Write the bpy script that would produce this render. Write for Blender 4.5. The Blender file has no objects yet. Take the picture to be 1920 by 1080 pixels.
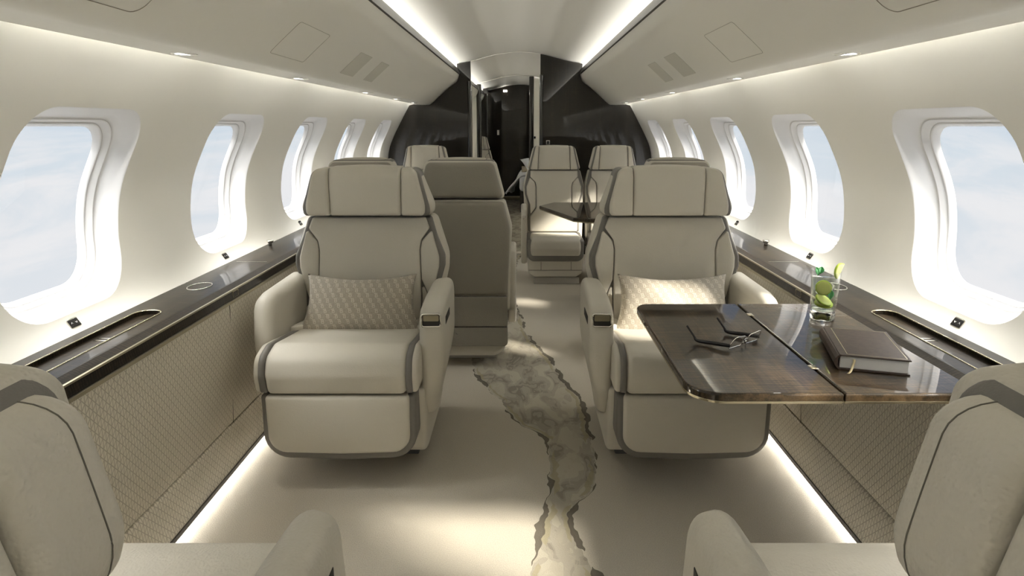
import bpy, bmesh, math, random
from mathutils import Vector, Matrix
random.seed(7)
D = bpy.data
COL = bpy.context.scene.collection
SC = bpy.context.scene
PI = math.pi

# ------------------------------------------------------------------ node helpers
class V:
    """a float socket with operators that add math nodes"""
    def __init__(s, nt, sock): s.nt, s.s = nt, sock
    def _m(s, op, *o):
        n = s.nt.nodes.new('ShaderNodeMath'); n.operation = op
        for i, a in enumerate((s,) + o):
            if isinstance(a, V): s.nt.links.new(a.s, n.inputs[i])
            else: n.inputs[i].default_value = a
        return V(s.nt, n.outputs[0])
    def __add__(s, o): return s._m('ADD', o)
    __radd__ = __add__
    def __sub__(s, o): return s._m('SUBTRACT', o)
    def __rsub__(s, o): return (s * -1) + o
    def __mul__(s, o): return s._m('MULTIPLY', o)
    __rmul__ = __mul__
    def __truediv__(s, o): return s._m('DIVIDE', o)
    def abs(s): return s._m('ABSOLUTE')
    def fract(s): return s._m('FRACT')
    def floor(s): return s._m('FLOOR')
    def sqrt(s): return s._m('SQRT')
    def lt(s, o): return s._m('LESS_THAN', o)
    def gt(s, o): return s._m('GREATER_THAN', o)
    def mx(s, o): return s._m('MAXIMUM', o)
    def mn(s, o): return s._m('MINIMUM', o)
    def mod(s, o): return s._m('FLOORED_MODULO', o)
    def step(s, a, b):                       # smooth 0..1 between a and b
        n = s.nt.nodes.new('ShaderNodeMapRange'); n.interpolation_type = 'SMOOTHSTEP'
        s.nt.links.new(s.s, n.inputs[0]); n.inputs[1].default_value = a; n.inputs[2].default_value = b
        return V(s.nt, n.outputs[0])

def new_mat(name):
    m = D.materials.new(name); m.use_nodes = True
    nt = m.node_tree
    return m, nt, nt.nodes['Principled BSDF']

def coords(nt, kind='Object'):
    return nt.nodes.new('ShaderNodeTexCoord').outputs[kind]

def xyz(nt, vec):
    n = nt.nodes.new('ShaderNodeSeparateXYZ'); nt.links.new(vec, n.inputs[0])
    return [V(nt, n.outputs[i]) for i in range(3)]

def mapping(nt, vec, scale=(1, 1, 1), rot=(0, 0, 0), loc=(0, 0, 0)):
    n = nt.nodes.new('ShaderNodeMapping'); nt.links.new(vec, n.inputs[0])
    n.inputs['Scale'].default_value = scale; n.inputs['Rotation'].default_value = rot; n.inputs['Location'].default_value = loc
    return n.outputs[0]

def noise(nt, vec, scale, detail=2, rough=.5, dist=0., out=0):
    n = nt.nodes.new('ShaderNodeTexNoise')
    if vec is not None: nt.links.new(vec, n.inputs['Vector'])
    n.inputs['Scale'].default_value = scale; n.inputs['Detail'].default_value = detail
    n.inputs['Roughness'].default_value = rough; n.inputs['Distortion'].default_value = dist
    return V(nt, n.outputs[out])

def ramp(nt, v, stops, interp='LINEAR'):
    n = nt.nodes.new('ShaderNodeValToRGB'); nt.links.new(v.s, n.inputs[0])
    cr = n.color_ramp; cr.interpolation = interp
    while len(cr.elements) < len(stops): cr.elements.new(.5)
    for e, (p, c) in zip(cr.elements, stops): e.position = p; e.color = (*c, 1)
    return n.outputs[0]

def mix(nt, f, a, b):
    n = nt.nodes.new('ShaderNodeMix'); n.data_type = 'RGBA'
    if isinstance(f, V): nt.links.new(f.s, n.inputs[0])
    else: n.inputs[0].default_value = f
    for i, c in ((6, a), (7, b)):
        if isinstance(c, tuple): n.inputs[i].default_value = (*c, 1)
        else: nt.links.new(c, n.inputs[i])
    return n.outputs[2]

def bump(nt, bsdf, h, strength=.3, dist=.002):
    n = nt.nodes.new('ShaderNodeBump'); n.inputs['Strength'].default_value = strength; n.inputs['Distance'].default_value = dist
    nt.links.new(h.s, n.inputs['Height']); nt.links.new(n.outputs[0], bsdf.inputs['Normal'])

def simple(name, col, rough=.5, metal=0., coat=0.):
    m, nt, b = new_mat(name)
    b.inputs['Base Color'].default_value = (*col, 1); b.inputs['Roughness'].default_value = rough
    b.inputs['Metallic'].default_value = metal; b.inputs['Coat Weight'].default_value = coat
    b.inputs['Coat Roughness'].default_value = .03
    v = noise(nt, coords(nt), 60, 2)
    bump(nt, b, v, .03, .0005)
    return m

def leather(name, col, grain=240, strength=.6):
    m, nt, b = new_mat(name)
    co = coords(nt)
    n = nt.nodes.new('ShaderNodeTexVoronoi'); n.feature = 'SMOOTH_F1'; n.inputs['Scale'].default_value = grain
    nt.links.new(co, n.inputs['Vector'])
    h = V(nt, n.outputs[0]) + noise(nt, co, grain * .45, 3) * .8
    bump(nt, b, h, strength, .0012)
    c = mix(nt, noise(nt, co, 5, 2), tuple(x * .96 for x in col), tuple(x * 1.04 for x in col))
    nt.links.new(c, b.inputs['Base Color'])
    b.inputs['Roughness'].default_value = .46; b.inputs['Specular IOR Level'].default_value = .4
    return m

def veneer(name, dark, light, axis='Y', gloss=.06, figure=1.0, coat=1.0, ior=1.5):
    """dark lacquered figured wood: fine grain along the axis with ripple bars across it"""
    m, nt, b = new_mat(name)
    co = coords(nt)
    if axis == 'Z': co = mapping(nt, co, rot=(PI / 2, 0, 0))
    if axis == 'X': co = mapping(nt, co, rot=(0, 0, PI / 2))
    x, y, z = xyz(nt, co)
    grain = noise(nt, mapping(nt, co, (260, 9, 260)), 1, 4, .6)
    wob = noise(nt, mapping(nt, co, (9, 7, 9)), 1, 3, .6)
    wv = nt.nodes.new('ShaderNodeTexWave'); wv.wave_type = 'BANDS'; wv.bands_direction = 'Y'
    nt.links.new(mapping(nt, co, (.55, 1, .55)), wv.inputs['Vector'])
    wv.inputs['Scale'].default_value = 34; wv.inputs['Distortion'].default_value = 4.5; wv.inputs['Detail'].default_value = 2
    wv.inputs['Detail Scale'].default_value = 1.6; wv.inputs['Detail Roughness'].default_value = .6
    rip = V(nt, wv.outputs['Fac']) * .30 + noise(nt, mapping(nt, co, (11, 110, 11)), 1, 2, .6, .5) * .70
    band = noise(nt, mapping(nt, co, (16, .7, 16)), 1, 2, .5)
    t = grain * .35 + rip * .55 * figure + band * .45 + wob * .2 - (.30 + .12 * figure)
    c = ramp(nt, t, [(.30, dark), (.86, light)])
    nt.links.new(c, b.inputs['Base Color'])
    b.inputs['Roughness'].default_value = .42
    b.inputs['Coat Weight'].default_value = coat; b.inputs['Coat Roughness'].default_value = gloss; b.inputs['Coat IOR'].default_value = ior; b.inputs['Specular IOR Level'].default_value = .12
    return m

# ------------------------------------------------------------------ materials
M = {}
LC = (.56, .533, .468)
M['leather'] = leather('greige_leather', LC, 300, .22)
M['leather_grain'] = leather('grained_greige_leather', LC, 240, .7)
M['leather_rear'] = leather('taupe_leather', (.27, .251, .212))
M['trim'] = leather('dark_taupe_trim', (.17, .161, .147), 500, .25)
M['stitch'] = simple('stitch_brown', (.15, .138, .115), .8)
M['gap'] = simple('dark_gap', (.03, .028, .025), .8)
M['wall'] = simple('warm_white_panel', (.89, .878, .825), .55)
M['bin'] = simple('pale_overhead_panel', (.86, .85, .79), .5)
M['ceiling'] = simple('ceiling_panel', (.78, .765, .70), .55)
M['reveal'] = simple('white_window_reveal', (.80, .80, .81), .4)
M['black'] = simple('gloss_black', (.01, .01, .011), .2, 0, .6)
M['dark_strip'] = simple('dark_bronze_strip', (.028, .024, .018), .35)
M['gold'] = simple('champagne_metal', (.62, .56, .42), .22, 1)
M['gold_satin'] = simple('satin_champagne_strip', (.36, .325, .235), .38, .9)
M['silver'] = simple('polished_silver', (.8, .79, .75), .12, 1)
M['wood'] = veneer('dark_figured_wood', (.010, .008, .0055), (.075, .052, .030), 'Y', .015, 1.0, .3, 1.3)
M['wood_table'] = veneer('table_figured_wood', (.018, .0125, .007), (.165, .106, .052), 'Y', .012, 1.0, 1.0, 1.45)
M['wood_wall'] = veneer('bulkhead_dark_wood', (.010, .008, .0055), (.058, .044, .028), 'Z', .006, .5)
M['wood_dark'] = simple('dark_lacquer', (.016, .014, .011), .12, 0, .8)
M['white_letter'] = simple('white_mark', (.85, .85, .85), .5)
M['linen'] = simple('white_linen', (.78, .80, .88), .9)
M['bedbase'] = simple('dark_bed_base', (.05, .045, .038), .6)
M['blanket'] = simple('beige_blanket', (.42, .37, .28), .9)
M['leaf'] = simple('mint_leaf_green', (.03, .22, .06), .45)
M['lime_skin'] = simple('lime_skin', (.42, .55, .06), .4)
M['lime_flesh'] = simple('lime_flesh', (.58, .62, .20), .35)
M['frame_dark'] = simple('dark_acetate', (.02, .018, .02), .25)
M['paper'] = simple('page_block', (.62, .62, .62), .8)
M['ribbon'] = simple('cream_ribbon', (.55, .48, .30), .6)

m, nt, b = new_mat('book_leather'); M['book'] = m
co = coords(nt); b.inputs['Roughness'].default_value = .45
nt.links.new(ramp(nt, noise(nt, co, 90, 4), [(.3, (.030, .018, .013)), (.7, (.060, .037, .027))]), b.inputs['Base Color'])
bump(nt, b, noise(nt, co, 500, 3), .25, .001)

m, nt, b = new_mat('page_edges'); M['pages'] = m
x, y, z = xyz(nt, coords(nt))
nt.links.new(mix(nt, (z * 900).fract().step(.2, .8), (.5, .5, .5), (.66, .66, .66)), b.inputs['Base Color']); b.inputs['Roughness'].default_value = .8

def emit(name, col, st):
    m, nt, b = new_mat(name)
    b.inputs['Base Color'].default_value = (.8, .8, .8, 1)
    b.inputs['Emission Color'].default_value = (*col, 1); b.inputs['Emission Strength'].default_value = st
    return m
M['lamp'] = emit('lamp_lens', (1, .95, .85), 4)

def clear(name, fac, tint=(1, 1, 1)):
    """thin clear pane: mostly straight-through with a mirror share by angle"""
    m = D.materials.new(name); m.use_nodes = True; nt = m.node_tree; nt.nodes.clear()
    out = nt.nodes.new('ShaderNodeOutputMaterial'); tr = nt.nodes.new('ShaderNodeBsdfTransparent'); gl = nt.nodes.new('ShaderNodeBsdfGlossy')
    tr.inputs[0].default_value = (*tint, 1); gl.inputs['Roughness'].default_value = .02
    lw = nt.nodes.new('ShaderNodeLayerWeight'); lw.inputs[0].default_value = .5
    f0 = ((fac - 1) / (fac + 1)) ** 2
    q = V(nt, lw.outputs['Facing']); fr = (q * q * q * q * (.75 if fac > 1.1 else .15) + f0)
    mx = nt.nodes.new('ShaderNodeMixShader')
    nt.links.new(fr.s, mx.inputs[0]); nt.links.new(tr.outputs[0], mx.inputs[1]); nt.links.new(gl.outputs[0], mx.inputs[2])
    nt.links.new(mx.outputs[0], out.inputs[0]); return m
M['pane'] = clear('window_pane', 1.04)
M['thin_glass'] = clear('clear_lens', 1.45)
M['tumbler'] = clear('clear_tumbler', 1.6)
m, nt, b = new_mat('clear_glass'); M['glass'] = m
b.inputs['Transmission Weight'].default_value = 1; b.inputs['Roughness'].default_value = 0; b.inputs['IOR'].default_value = 1.45
b.inputs['Base Color'].default_value = (1, 1, 1, 1)
M['water'] = clear('sparkling_water', 1.12, (.93, .97, .90))
m, nt, b = new_mat('ice'); M['ice'] = m
b.inputs['Transmission Weight'].default_value = .9; b.inputs['Roughness'].default_value = .08; b.inputs['IOR'].default_value = 1.2
b.inputs['Base Color'].default_value = (.95, .97, .98, 1)

# embossed triangle pattern for the side panels (object Y and Z)
m, nt, b = new_mat('embossed_triangle_panel'); M['dado'] = m
co = coords(nt); x, y, z = xyz(nt, co)
a = .0118
def tri(u):                                  # distance to nearest line of the family, 0..0.5
    return ((u / a).fract() - .5).abs()
c60, s60 = math.cos(PI / 3), math.sin(PI / 3)
d1 = tri(y); d2 = tri((y + z * .86) * .5); d3 = tri((y - z * .86) * .5)
line = (d1 + .055).mx(d2 + .018).mx(d3 + .018).step(.425, .485)
cloth = noise(nt, co, 900, 2)
blot = noise(nt, co, 14, 3)
base = mix(nt, blot, (.68, .635, .54), (.77, .725, .62))
base = mix(nt, line * .75, base, (.40, .36, .29))
nt.links.new(base, b.inputs['Base Color']); b.inputs['Roughness'].default_value = .62
bump(nt, b, line * -1 + cloth * .15, .6, .0015)

# carpet with a woven river running along the aisle (object X and Y)
def fcurve(nt, v, y0, y1, pts, lo, hi):
    n = nt.nodes.new('ShaderNodeFloatCurve'); cm = n.mapping; cv = cm.curves[0]
    nt.links.new(((v - y0) / (y1 - y0)).s, n.inputs['Value'])
    P = [((p - y0) / (y1 - y0), (q - lo) / (hi - lo)) for p, q in pts]
    cv.points[0].location = P[0]; cv.points[1].location = P[-1]
    for p in P[1:-1]: cv.points.new(*p)
    cm.update()
    return V(nt, n.outputs[0]) * (hi - lo) + lo
m, nt, b = new_mat('river_carpet'); M['carpet'] = m
co = coords(nt); x, y, z = xyz(nt, co)
Lp = [(.4, -.12), (1.3, .0), (1.53, .048), (1.76, .088), (1.99, .115), (2.2, .121), (2.4, .01), (2.6, -.073), (2.93, -.202), (3.23, -.265), (3.7, -.33), (4.4, -.38), (6, -.35), (7.5, -.3), (10.5, -.3)]
Rp = [(.4, .35), (1.3, .27), (1.55, .21), (1.67, .184), (1.76, .171), (1.89, .23), (2.05, .275), (2.29, .281), (2.42, .285), (2.66, .272), (2.8, .223), (3.11, .161), (3.59, .039), (3.91, .006), (4.22, -.031), (5, -.05), (6.5, .1), (7.5, .15), (10.5, .1)]
wv = mapping(nt, co, (1, 1, 1))
jit = (noise(nt, wv, 9, 2, .5) - .5) * .06
jit2 = (noise(nt, wv, 30, 1, .5) - .5) * .014
Le = x - fcurve(nt, y, .4, 10.5, Lp, -.5, .5) + jit + jit2
Re = fcurve(nt, y, .4, 10.5, Rp, -.5, .5) - x + jit - jit2
inside = Le.gt(0).mn(Re.gt(0))
flow = noise(nt, mapping(nt, co, (13, 6.5, 1), (0, 0, .5)), 1, 2, .5, .7)
flow2 = noise(nt, mapping(nt, co, (24, 13, 1), (0, 0, .3), (3, 1, 0)), 1, 2, .5, 1.0)
tone = ramp(nt, flow, [(0, (.42, .388, .315)), (.44, (.34, .312, .255)), (.53, (.275, .252, .207)), (.585, (.20, .183, .152)), (.64, (.31, .285, .232))], 'CONSTANT')
tone = mix(nt, flow2.gt(.60) * .6, tone, (.38, .345, .275))
pile = noise(nt, co, 300, 3, .75)
basec = mix(nt, pile, (.33, .304, .252), (.66, .612, .52))
tone = mix(nt, pile * .25, tone, (.46, .425, .35))
c = mix(nt, inside * .9, basec, tone)
seg = noise(nt, mapping(nt, co, (2.0, 5.5, 1)), 1, 2, .5)
seg2 = noise(nt, mapping(nt, co, (2.0, 5.5, 1), (0, 0, 0), (7, 3, 0)), 1, 2, .5)
for e, ofs in ((Le, 0), (Re, 5)):
    wdt = (seg.step(.45, .62)) * .019
    dark = (e + .004).abs().lt(wdt * .6 + .0008)
    gold = (e - .016).abs().lt((seg2.step(.42, .55)) * .009)
    c = mix(nt, dark * seg.gt(.46) * .9, c, (.105, .092, .072))
    c = mix(nt, gold * .7, c, (.33, .295, .19))
nt.links.new(c, b.inputs['Base Color']); b.inputs['Roughness'].default_value = .95; b.inputs['Specular IOR Level'].default_value = .1
bump(nt, b, pile, .7, .004)

# woven pillow fabric with a repeated B monogram (object X and Z)
m, nt, b = new_mat('monogram_weave'); M['pillow'] = m
co = coords(nt); x, y, z = xyz(nt, co)
px_, pz_ = .0320, .0192
row = (z / pz_).floor()
u = ((x / px_ + row * .36).fract() - .5) * px_
w = ((z / pz_).fract() - .5) * pz_
def box_ring(uu, ww, cx, cz, hx, hz, th):
    dx = ((uu - cx).abs() - hx); dz = ((ww - cz).abs() - hz)
    return (dx.mx(dz).abs()).lt(th)
g = box_ring(u, w, .0000, .0034, .0032, .0030, .0008).mx(box_ring(u, w, .0008, -.0032, .0040, .0036, .0008))
g = g.mx((u + .0060).abs().lt(.0030).mn((w - .0064).abs().lt(.0007)))
weave = noise(nt, co, 260, 3, .7)
lat = (noise(nt, mapping(nt, co, (260, 1, 330)), 1, 2, .6, 2.0)).gt(.54)
cb = mix(nt, lat * .55, mix(nt, weave, (.25, .22, .175), (.40, .36, .30)), (.50, .46, .38))
nt.links.new(mix(nt, g * .8, cb, (.66, .62, .53)), b.inputs['Base Color'])
b.inputs['Roughness'].default_value = .6; b.inputs['Sheen Weight'].default_value = .2
bump(nt, b, weave + g * .5, .3, .001)

# ------------------------------------------------------------------ mesh helpers
def link(name, bm, mat, parent=None, smooth=True, recalc=True):
    if recalc: bmesh.ops.recalc_face_normals(bm, faces=bm.faces[:])
    me = D.meshes.new(name); bm.to_mesh(me); bm.free()
    if smooth:
        for p in me.polygons: p.use_smooth = True
    me.materials.append(mat)
    o = D.objects.new(name, me); COL.objects.link(o)
    if parent: o.parent = parent
    return o

def tag(o, label, cat, group=None):
    o['label'] = label; o['category'] = cat
    if group: o['group'] = group
    return o

def struct(o): o['kind'] = 'structure'; return o

def empty(name, loc=(0, 0, 0), rz=0., label=None, cat=None, group=None):
    o = D.objects.new(name, None); COL.objects.link(o); o.empty_display_size = .1
    o.location = loc; o.rotation_euler = (0, 0, rz)
    if label: tag(o, label, cat, group)
    return o

def copy_tree(o, parent=None):
    kids = list(o.children)
    c = o.copy(); COL.objects.link(c)
    if parent: c.parent = parent
    for k in kids: copy_tree(k, c)
    return c

def rpoly(pts, rad, n=7, seg=.03):
    """polygon with rounded corners and subdivided edges; rad: number or list"""
    N = len(pts)
    if not isinstance(rad, (list, tuple)): rad = [rad] * N
    out = []
    for i in range(N):
        p0, p, p1 = Vector(pts[i - 1]), Vector(pts[i]), Vector(pts[(i + 1) % N])
        a, c = (p0 - p), (p1 - p); la, lc = a.length, c.length; a.normalize(); c.normalize()
        cosv = max(-1, min(1, a.dot(c))); ang = math.acos(cosv)
        r = rad[i]
        if r <= 0 or ang > PI - .02: out.append(p); continue
        t = min(r / math.tan(ang / 2), la * .49, lc * .49); r = t * math.tan(ang / 2)
        ctr = p + (a + c).normalized() * (r / math.sin(ang / 2))
        s, e = p + a * t - ctr, p + c * t - ctr
        a0 = math.atan2(s.y, s.x); a1 = math.atan2(e.y, e.x)
        d = (a1 - a0 + PI) % (2 * PI) - PI
        k = max(2, int(n * abs(d) / (PI / 2)) + 1)
        for j in range(k + 1):
            q = a0 + d * j / k; out.append(ctr + Vector((math.cos(q), math.sin(q))) * r)
    res = []
    for i in range(len(out)):
        p, q = out[i], out[(i + 1) % len(out)]
        L = (q - p).length
        if L < 1e-6: continue
        k = max(1, int(math.ceil(L / seg)))
        for j in range(k): res.append(p.lerp(q, j / k))
    A = sum(res[i].x * res[(i + 1) % len(res)].y - res[(i + 1) % len(res)].x * res[i].y for i in range(len(res)))
    if A < 0: res.reverse()
    return res

def inset(ol, d):
    if d == 0: return [p.copy() for p in ol]
    N = len(ol); res = []
    for i in range(N):
        e0 = (ol[i] - ol[i - 1]).normalized(); e1 = (ol[(i + 1) % N] - ol[i]).normalized()
        n0, n1 = Vector((-e0.y, e0.x)), Vector((-e1.y, e1.x))
        n = n0 + n1; L = n.length
        if L < 1e-4: res.append(ol[i].copy()); continue
        n /= L; res.append(ol[i] + n * (d / max(.5, n.dot(n1))))
    for _ in range(60):                                  # collapse edges that turned over
        bad = [i for i in range(N) if (res[(i + 1) % N] - res[i]).dot(ol[(i + 1) % N] - ol[i]) < -1e-12]
        if not bad: break
        for i in bad:
            j = (i + 1) % N; mid = (res[i] + res[j]) * .5; res[i] = mid.copy(); res[j] = mid.copy()
    return res

def centroid(ol):
    A = cx = cy = 0
    for i in range(len(ol)):
        p, q = ol[i], ol[(i + 1) % len(ol)]; k = p.x * q.y - q.x * p.y
        A += k; cx += (p.x + q.x) * k; cy += (p.y + q.y) * k
    return Vector((cx / (3 * A), cy / (3 * A)))

def pad(bm, ol, w0, w1, r, f, bulge=0., r0=0., nr=4, ni=5, warp=None, bulge0=0., true=False):
    """soft upholstered slab: outline ol (u,v) from depth w0 to w1, rounded edge r at w1 (r0 at w0), domed by bulge; f maps (u,v,w)->(x,y,z)"""
    sg = 1 if w1 > w0 else -1
    c = centroid(ol)
    u0, u1 = min(p.x for p in ol), max(p.x for p in ol); v0, v1 = min(p.y for p in ol), max(p.y for p in ol)
    def lift(p):                                  # smooth dome over the bounding box
        a_ = (2 * p.x - u0 - u1) / (u1 - u0); b_ = (2 * p.y - v0 - v1) / (v1 - v0)
        return (1 - a_ * a_) * (1 - b_ * b_)
    mu, mv = (u0 + u1) / 2, (v0 + v1) / 2
    def shrink(o_, d):
        if true: return inset(o_, d)
        fu, fv = 1 - 2 * d / (u1 - u0), 1 - 2 * d / (v1 - v0)
        return [Vector((mu + (p.x - mu) * fu, mv + (p.y - mv) * fv)) for p in o_]
    rings = []                                    # (points, depth, share of front dome, share of back dome)
    if r0 > 0 or bulge0:
        b0 = shrink(ol, r0)
        for k in range(ni - 1, 0, -1): rings.append(([c + (p - c) * (1 - k / ni) for p in b0], w0, 0, 1)) if k else None
        rings.sort(key=lambda q: (q[0][0] - c).length)
        cap0 = (c, w0, 0, 1)
        for k in range(nr + 1):
            a = PI / 2 * (1 - k / nr)
            rings.append((shrink(ol, r0 * (1 - math.cos(a))), w0 + sg * (r0 - r0 * math.sin(a)), 0, math.sin(a)))
    else:
        cap0 = (c, w0, 0, 0); rings.append(([p.copy() for p in ol], w0, 0, 0))
    for k in range(nr + 1):
        a = PI / 2 * k / nr
        rings.append((shrink(ol, r * (1 - math.cos(a))), w1 - sg * (r - r * math.sin(a)), math.sin(a), 0))
    bi = shrink(ol, r)
    for k in range(1, ni): rings.append(([c + (p - c) * (1 - k / ni) for p in bi], w1, 1, 0))
    cap1 = (c, w1, 1, 0)
    def mk(p, w, f1, f0):
        q = f(p.x, p.y, w + sg * (bulge * f1 - bulge0 * f0) * lift(p))
        if warp: q = warp(*q)
        return bm.verts.new(q)
    vr = [[mk(p, w, a_, b_) for p in ring] for ring, w, a_, b_ in rings]
    N = len(ol)
    for a, b_ in zip(vr, vr[1:]):
        for i in range(N): bm.faces.new((a[i], a[(i + 1) % N], b_[(i + 1) % N], b_[i]))
    for ring, cp in ((vr[0], cap0), (vr[-1], cap1)):
        v = mk(*cp)
        for i in range(N): bm.faces.new((ring[i], ring[(i + 1) % N], v))
    bmesh.ops.remove_doubles(bm, verts=bm.verts[:], dist=1e-5)
    bmesh.ops.dissolve_degenerate(bm, edges=bm.edges[:], dist=1e-6)

FR = lambda u, v, w: (u, w, v)          # front view outline (x,z), depth along y
SD = lambda u, v, w: (w, u, v)          # side view outline (y,z), depth along x
TP = lambda u, v, w: (u, v, w)          # plan outline (x,y), depth along z

def padobj(name, mat, parent, ol, w0, w1, r, f, **k):
    bm = bmesh.new(); pad(bm, ol, w0, w1, r, f, **k); return link(name, bm, mat, parent)

def sym(half):
    """right half points bottom->top order given top->bottom; returns full CCW-able polygon"""
    return [(x, z) for x, z in half] + [(-x, z) for x, z in reversed(half)]

def box(bm, x0, x1, y0, y1, z0, z1):
    vs = [bm.verts.new((x, y, z)) for x in (x0, x1) for y in (y0, y1) for z in (z0, z1)]
    for f in ((0, 1, 3, 2), (4, 6, 7, 5), (0, 4, 5, 1), (2, 3, 7, 6), (0, 2, 6, 4), (1, 5, 7, 3)):
        bm.faces.new([vs[i] for i in f])

def bevbox(bm, x0, x1, y0, y1, z0, z1, r=.004, seg=2):
    b2 = bmesh.new(); box(b2, x0, x1, y0, y1, z0, z1)
    bmesh.ops.bevel(b2, geom=b2.edges[:] , offset=r, segments=seg, affect='EDGES', profile=.5)
    me = D.meshes.new('t'); b2.to_mesh(me); b2.free(); bm.from_mesh(me); D.meshes.remove(me)

def tube(bm, pts, r, n=8, closed=False, flat=1.0):
    """round tube along points; r number or per-point list"""
    pts = [Vector(p) for p in pts]; N = len(pts)
    rr = r if isinstance(r, list) else [r] * N
    rings = []; up = Vector((0, 0, 1))
    for i, p in enumerate(pts):
        if closed: t = pts[(i + 1) % N] - pts[i - 1]
        else: t = pts[min(i + 1, N - 1)] - pts[max(i - 1, 0)]
        t.normalize()
        s = t.cross(up)
        if s.length < 1e-3: s = t.cross(Vector((1, 0, 0)))
        s.normalize(); w = s.cross(t)
        rings.append([bm.verts.new(p + s * math.cos(2 * PI * k / n) * rr[i] + w * math.sin(2 * PI * k / n) * rr[i] * flat) for k in range(n)])
    R = rings + ([rings[0]] if closed else [])
    for a, c in zip(R, R[1:]):
        for k in range(n): bm.faces.new((a[k], a[(k + 1) % n], c[(k + 1) % n], c[k]))
    if not closed: bm.faces.new(rings[0]); bm.faces.new(rings[-1])

def lathe(bm, prof, n=40, c=(0, 0, 0), close=False):
    rings = []
    for r, z in prof:
        rings.append([bm.verts.new((c[0] + r * math.cos(2 * PI * k / n), c[1] + r * math.sin(2 * PI * k / n), c[2] + z)) for k in range(n)] if r > 1e-6 else [bm.verts.new((c[0], c[1], c[2] + z))])
    pr = list(zip(rings, rings[1:])) + ([(rings[-1], rings[0])] if close else [])
    for a, d in pr:
        for k in range(n):
            if len(a) == 1 and len(d) == 1: continue
            if len(a) == 1: bm.faces.new((a[0], d[(k + 1) % n], d[k]))
            elif len(d) == 1: bm.faces.new((a[k], a[(k + 1) % n], d[0]))
            else: bm.faces.new((a[k], a[(k + 1) % n], d[(k + 1) % n], d[k]))

def sweep(bm, prof, y0, y1, sx=1, ny=1):
    """open strip: cross-section (x,z) extruded along y"""
    rows = []
    for j in range(ny + 1):
        y = y0 + (y1 - y0) * j / ny
        rows.append([bm.verts.new((sx * x, y, z)) for x, z in prof])
    for a, c in zip(rows, rows[1:]):
        for i in range(len(prof) - 1): bm.faces.new((a[i], a[i + 1], c[i + 1], c[i]))

def smoothcurve(pts, n=6):
    """Catmull-Rom through points"""
    P = [Vector(p) for p in pts]; out = []
    for i in range(len(P) - 1):
        p0 = P[max(i - 1, 0)]; p1 = P[i]; p2 = P[i + 1]; p3 = P[min(i + 2, len(P) - 1)]
        for k in range(n):
            t = k / n
            out.append(.5 * ((2 * p1) + (p2 - p0) * t + (2 * p0 - 5 * p1 + 4 * p2 - p3) * t * t + (3 * p1 - p0 - 3 * p2 + p3) * t ** 3))
    out.append(P[-1]); return [tuple(p) for p in out]

# ------------------------------------------------------------------ camera
F_PX, TH = 1180., math.radians(10.115)
VPX, VPY = 977.5, 235.5
CX, CH = .015, 1.201
cam = D.cameras.new('camera'); co_ = D.objects.new('camera', cam); COL.objects.link(co_)
co_.location = (CX, 0, CH); co_.rotation_euler = (PI / 2 - TH, 0, 0)
cam.sensor_width = 36; cam.lens = 36 * F_PX / 1920
cam.shift_x = -(VPX - 960) / 1920
cam.shift_y = (VPY + F_PX * math.tan(TH) - 540) / 1920
cam.clip_start = .02
SC.camera = co_

# ------------------------------------------------------------------ cabin shell
Y0, YB, Y1 = -2.6, 5.85, 10.6
WP = smoothcurve([(1.12, .60), (1.168, .652), (1.200, .70), (1.218, .78), (1.222, .88), (1.203, 1.0), (1.155, 1.115), (1.075, 1.265), (1.002, 1.395), (.945, 1.462)], 8)
def wx(z):
    if z <= WP[0][1]: return WP[0][0]
    for (xa, za), (xb, zb) in zip(WP, WP[1:]):
        if za <= z <= zb: return xa + (xb - xa) * (z - za) / (zb - za)
    return WP[-1][0]
ZB, ZT = .60, 1.462
PITCH, WY = .90, 1.67
WH, WZ0, WZ1 = .236, .702, 1.246         # window opening half width, bottom, top
WZ = (WZ0 + WZ1) / 2; HH = (WZ1 - WZ0) / 2

def hole(n=1.):
    return rpoly([(-WH, -HH), (WH, -HH), (WH, HH), (-WH, HH)], [.125, .125, .10, .10], 10, .03)
HOLE = hole()
def ray_poly(ol, a):
    d = Vector((math.cos(a), math.sin(a))); best = None
    for i in range(len(ol)):
        p, q = ol[i], ol[(i + 1) % len(ol)]; e = q - p
        den = d.x * e.y - d.y * e.x
        if abs(den) < 1e-12: continue
        t = (p.x * e.y - p.y * e.x) / den; s = (p.x * d.y - p.y * d.x) / den
        if t > 0 and -1e-6 <= s <= 1 + 1e-6: best = t if best is None else max(best, t)
    return d * best
RECT = [Vector(p) for p in ((-PITCH / 2, ZB - WZ), (PITCH / 2, ZB - WZ), (PITCH / 2, ZT - WZ), (-PITCH / 2, ZT - WZ))]
ANG = sorted([2 * PI * k / 120 for k in range(120)] + [math.atan2(p.y, p.x) % (2 * PI) for p in RECT])
HPT = [ray_poly(HOLE, a) for a in ANG]; RPT = [ray_poly(RECT, a) for a in ANG]

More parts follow.
